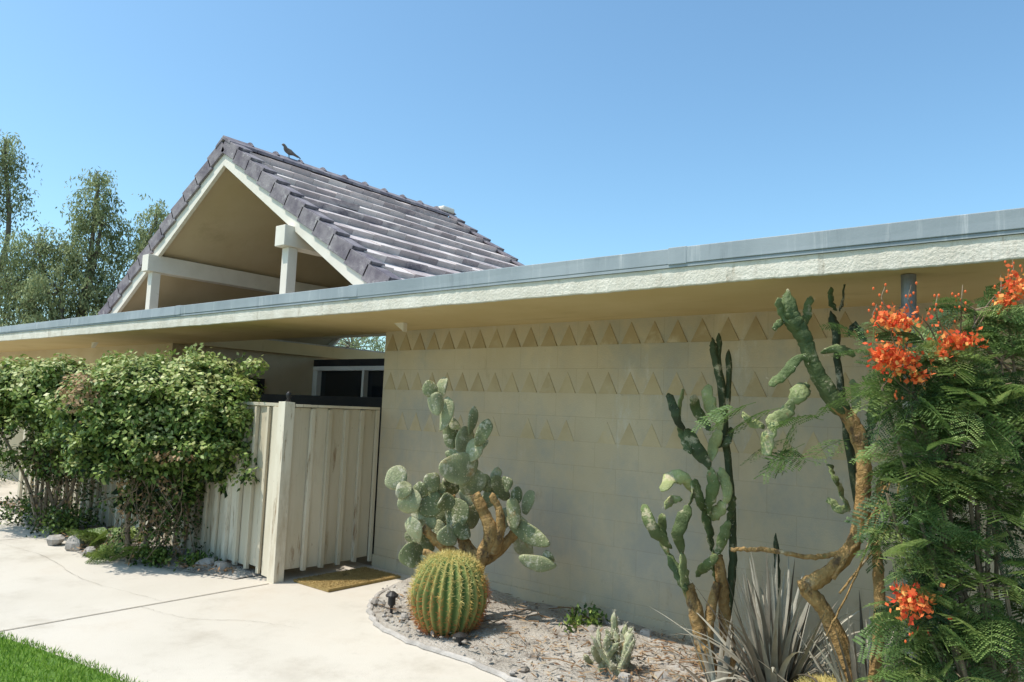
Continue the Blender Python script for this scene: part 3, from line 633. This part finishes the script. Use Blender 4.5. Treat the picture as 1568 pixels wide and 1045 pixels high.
tw.tube(spl([f(222,862,.1),f(232,790,.15),f(245,730,.1),f(260,650,.1)],6),np.linspace(.022,.014,19),8,.5)
for i in range(8): tw.tube(spl([f2(95+rng.normal(0,12),805,rng.normal(0,.1)),f2(80+rng.normal(0,20),740,0),f2(70+rng.normal(0,35),640,0)],6),np.linspace(.025,.01,13),6,.5)
mb.build('foliage',[M_bush,M_drybush],E); tw.build('stems',[M_twig],E)
# ground plants at its foot
def groundplant(x,y,n,L,name,t0=.5,fern=False):
    mb=MB()
    for i in range(n):
        az=rng.uniform(0,6.28); o=np.array([math.cos(az),math.sin(az),0]); p0=np.array([x,y,.03])+rng.normal(0,.07,3)*[1,1,0]
        if fern: pinnate(mb,p0,o+Z_*rng.uniform(.5,1.3),L*rng.uniform(.7,1.2),np.clip(t0+rng.normal(0,.15),0,1))
        else:
            k=40; c=p0+o*rng.uniform(0,L,(k,1))+Z_*rng.uniform(0,L*.7,(k,1))+rng.normal(0,.03,(k,3)); c[:,2]=np.abs(c[:,2])
            mb.leaves(c,rng.normal(0,1,(k,3))+Z_*.6,rng.normal(0,1,(k,3)),.05,.026,np.clip(rng.normal(t0,.2,k),0,1))
    return mb.build(name,[M_bush])
groundplant(-2.45,-1.62,22,.4,'fern_plant',.5,True); groundplant(-1.75,-1.75,12,.3,'fern_plant',.45,True)
groundplant(-1.35,-1.55,12,.16,'ground_cover_plant',.35); groundplant(-3.6,-1.6,26,.35,'ground_cover_plant',.3); groundplant(-4.6,-1.6,26,.4,'ground_cover_plant',.25); groundplant(-1.0,-1.4,8,.1,'ground_cover_plant',.4)
groundplant(-9.5,-.9,40,.6,'ground_cover_plant',.25)
groundplant(2.75,-.35,6,.14,'ground_cover_plant',.4)

# ------------------------------------------------------------ trees behind
def willow(x,y,lobes,name,Ht):
    E=empty(name); lf=MB(); wd=MB(); o=np.array([x,y,0.])
    fork=o+Z_*Ht*.25; wd.tube(spl([o,o+[.1,0,Ht*.12],fork],5),np.linspace(.38,.28,11),10)
    for (u,v,w,ru,rv,cnt) in lobes:
        c=o+R_*u+Z_*v+F_*w
        P=spl([fork,(fork+c)/2+rng.normal(0,.25,3),c,c+Z_*rv*.7],6); wd.tube(P,np.linspace(.11,.012,len(P)),7)
        for i in range(int(cnt*1.3)):
            q=rng.normal(0,1,3); q/=np.linalg.norm(q); r=rng.uniform(.2,1)**.6
            p=c+R_*q[0]*ru*r+Z_*q[2]*rv*r+F_*q[1]*ru*r
            if i%5==0: wd.tube([c+(p-c)*.1,(c+p)/2+Z_*.1,p],[.02,.012,.006],4,cap=False)
            L=rng.uniform(.35,1.0); k=int(26*L)+8; t=np.sort(rng.uniform(0,1,k))[:,None]
            drift=(R_*q[0]+F_*q[1])*.35+rng.normal(0,.12,3)
            pts=p+drift*t-Z_*L*t*t+Z_*.15*t+rng.normal(0,.07,(k,3))
            lf.leaves(pts,rng.normal(0,.5,(k,3))-Z_*.8,rng.normal(0,1,(k,3)),rng.uniform(.09,.18,k),rng.uniform(.028,.05,k),np.clip(.45+.33*q[2]+.15*q[0]*-1+rng.normal(0,.2,k),0,1))
    lf.build('foliage',[M_willow],E); wd.build('trunk',[M_bark],E,smooth=True)
willow(-18.2,3.6,[(.4,7.8,0,.45,.8,50),(.45,6.9,.3,.75,.7,80),(.2,5.8,.3,1.0,.8,110),(-1.2,5.9,0,1.1,.8,120),(-1.9,4.7,0,1.2,.9,130),(-.2,4.6,-.3,1.2,.9,140),(2.05,7.0,.4,.45,.8,55),(2.1,6.0,.4,.65,.7,85),(2.1,5.0,.5,.8,.9,110),(1.0,4.6,.5,.8,.9,100),(-.6,3.4,0,1.8,.8,170),(1.7,3.6,0,1.2,.9,130)],'willow_tree',8)
willow(-21.5,1.6,[(.9,9.0,0,.5,.8,60),(.7,7.8,0,.8,.8,80),(-1.0,5.9,0,1.5,1.1,120),(.9,5.2,0,1.1,1.0,100),(0,3.4,0,1.9,.9,140)],'willow_tree',8)
willow(-14,10.8,[(0,3.6,0,1.6,1.2,110),(1.8,3.2,0,1.3,1.,80),(-1.8,3.4,0,1.4,1.1,80)],'willow_tree',5)

# ------------------------------------------------------------ light, sky, camera
el=math.radians(62); hx,hy=-.62,-.78; k=math.hypot(hx,hy); hx/=k; hy/=k
sv=Vector((hx*math.cos(el),hy*math.cos(el),math.sin(el)))
ld=bpy.data.lights.new('sun','SUN'); ld.energy=5.0; ld.angle=math.radians(.5); ld.color=(1,.945,.86)
lo=bpy.data.objects.new('sun',ld); scene.collection.objects.link(lo); lo.rotation_euler=sv.to_track_quat('Z','Y').to_euler(); lo.location=(0,0,20)
w=bpy.data.worlds.new('World'); scene.world=w; w.use_nodes=True; nt=w.node_tree; bg=nt.nodes['Background']
sk=nt.nodes.new('ShaderNodeTexSky'); sk.sky_type='NISHITA'; sk.sun_disc=False; sk.sun_elevation=el; sk.sun_rotation=math.atan2(hx,hy)
sk.air_density=1.; sk.dust_density=1.4; sk.ozone_density=1.
tm=mixc(nt,1.,sk.outputs[0],(1.10,1.46,1.5),'MULTIPLY')
nt.links.new(tm,bg.inputs[0]); bg.inputs[1].default_value=.15
cd=bpy.data.cameras.new('camera'); cam=bpy.data.objects.new('camera',cd); scene.collection.objects.link(cam); scene.camera=cam
cd.sensor_width=36; cd.lens=25.94; cd.clip_end=1500; cd.clip_start=.05
cam.matrix_world=Matrix.Translation((5.93,-5.2,1.65))@Matrix.Rotation(math.radians(39),4,'Z')@Matrix.Rotation(math.radians(95.4),4,'X')@Matrix.Rotation(math.radians(2.3),4,'Z')
scene.view_settings.view_transform='Standard'; scene.view_settings.look='None'; scene.view_settings.exposure=0
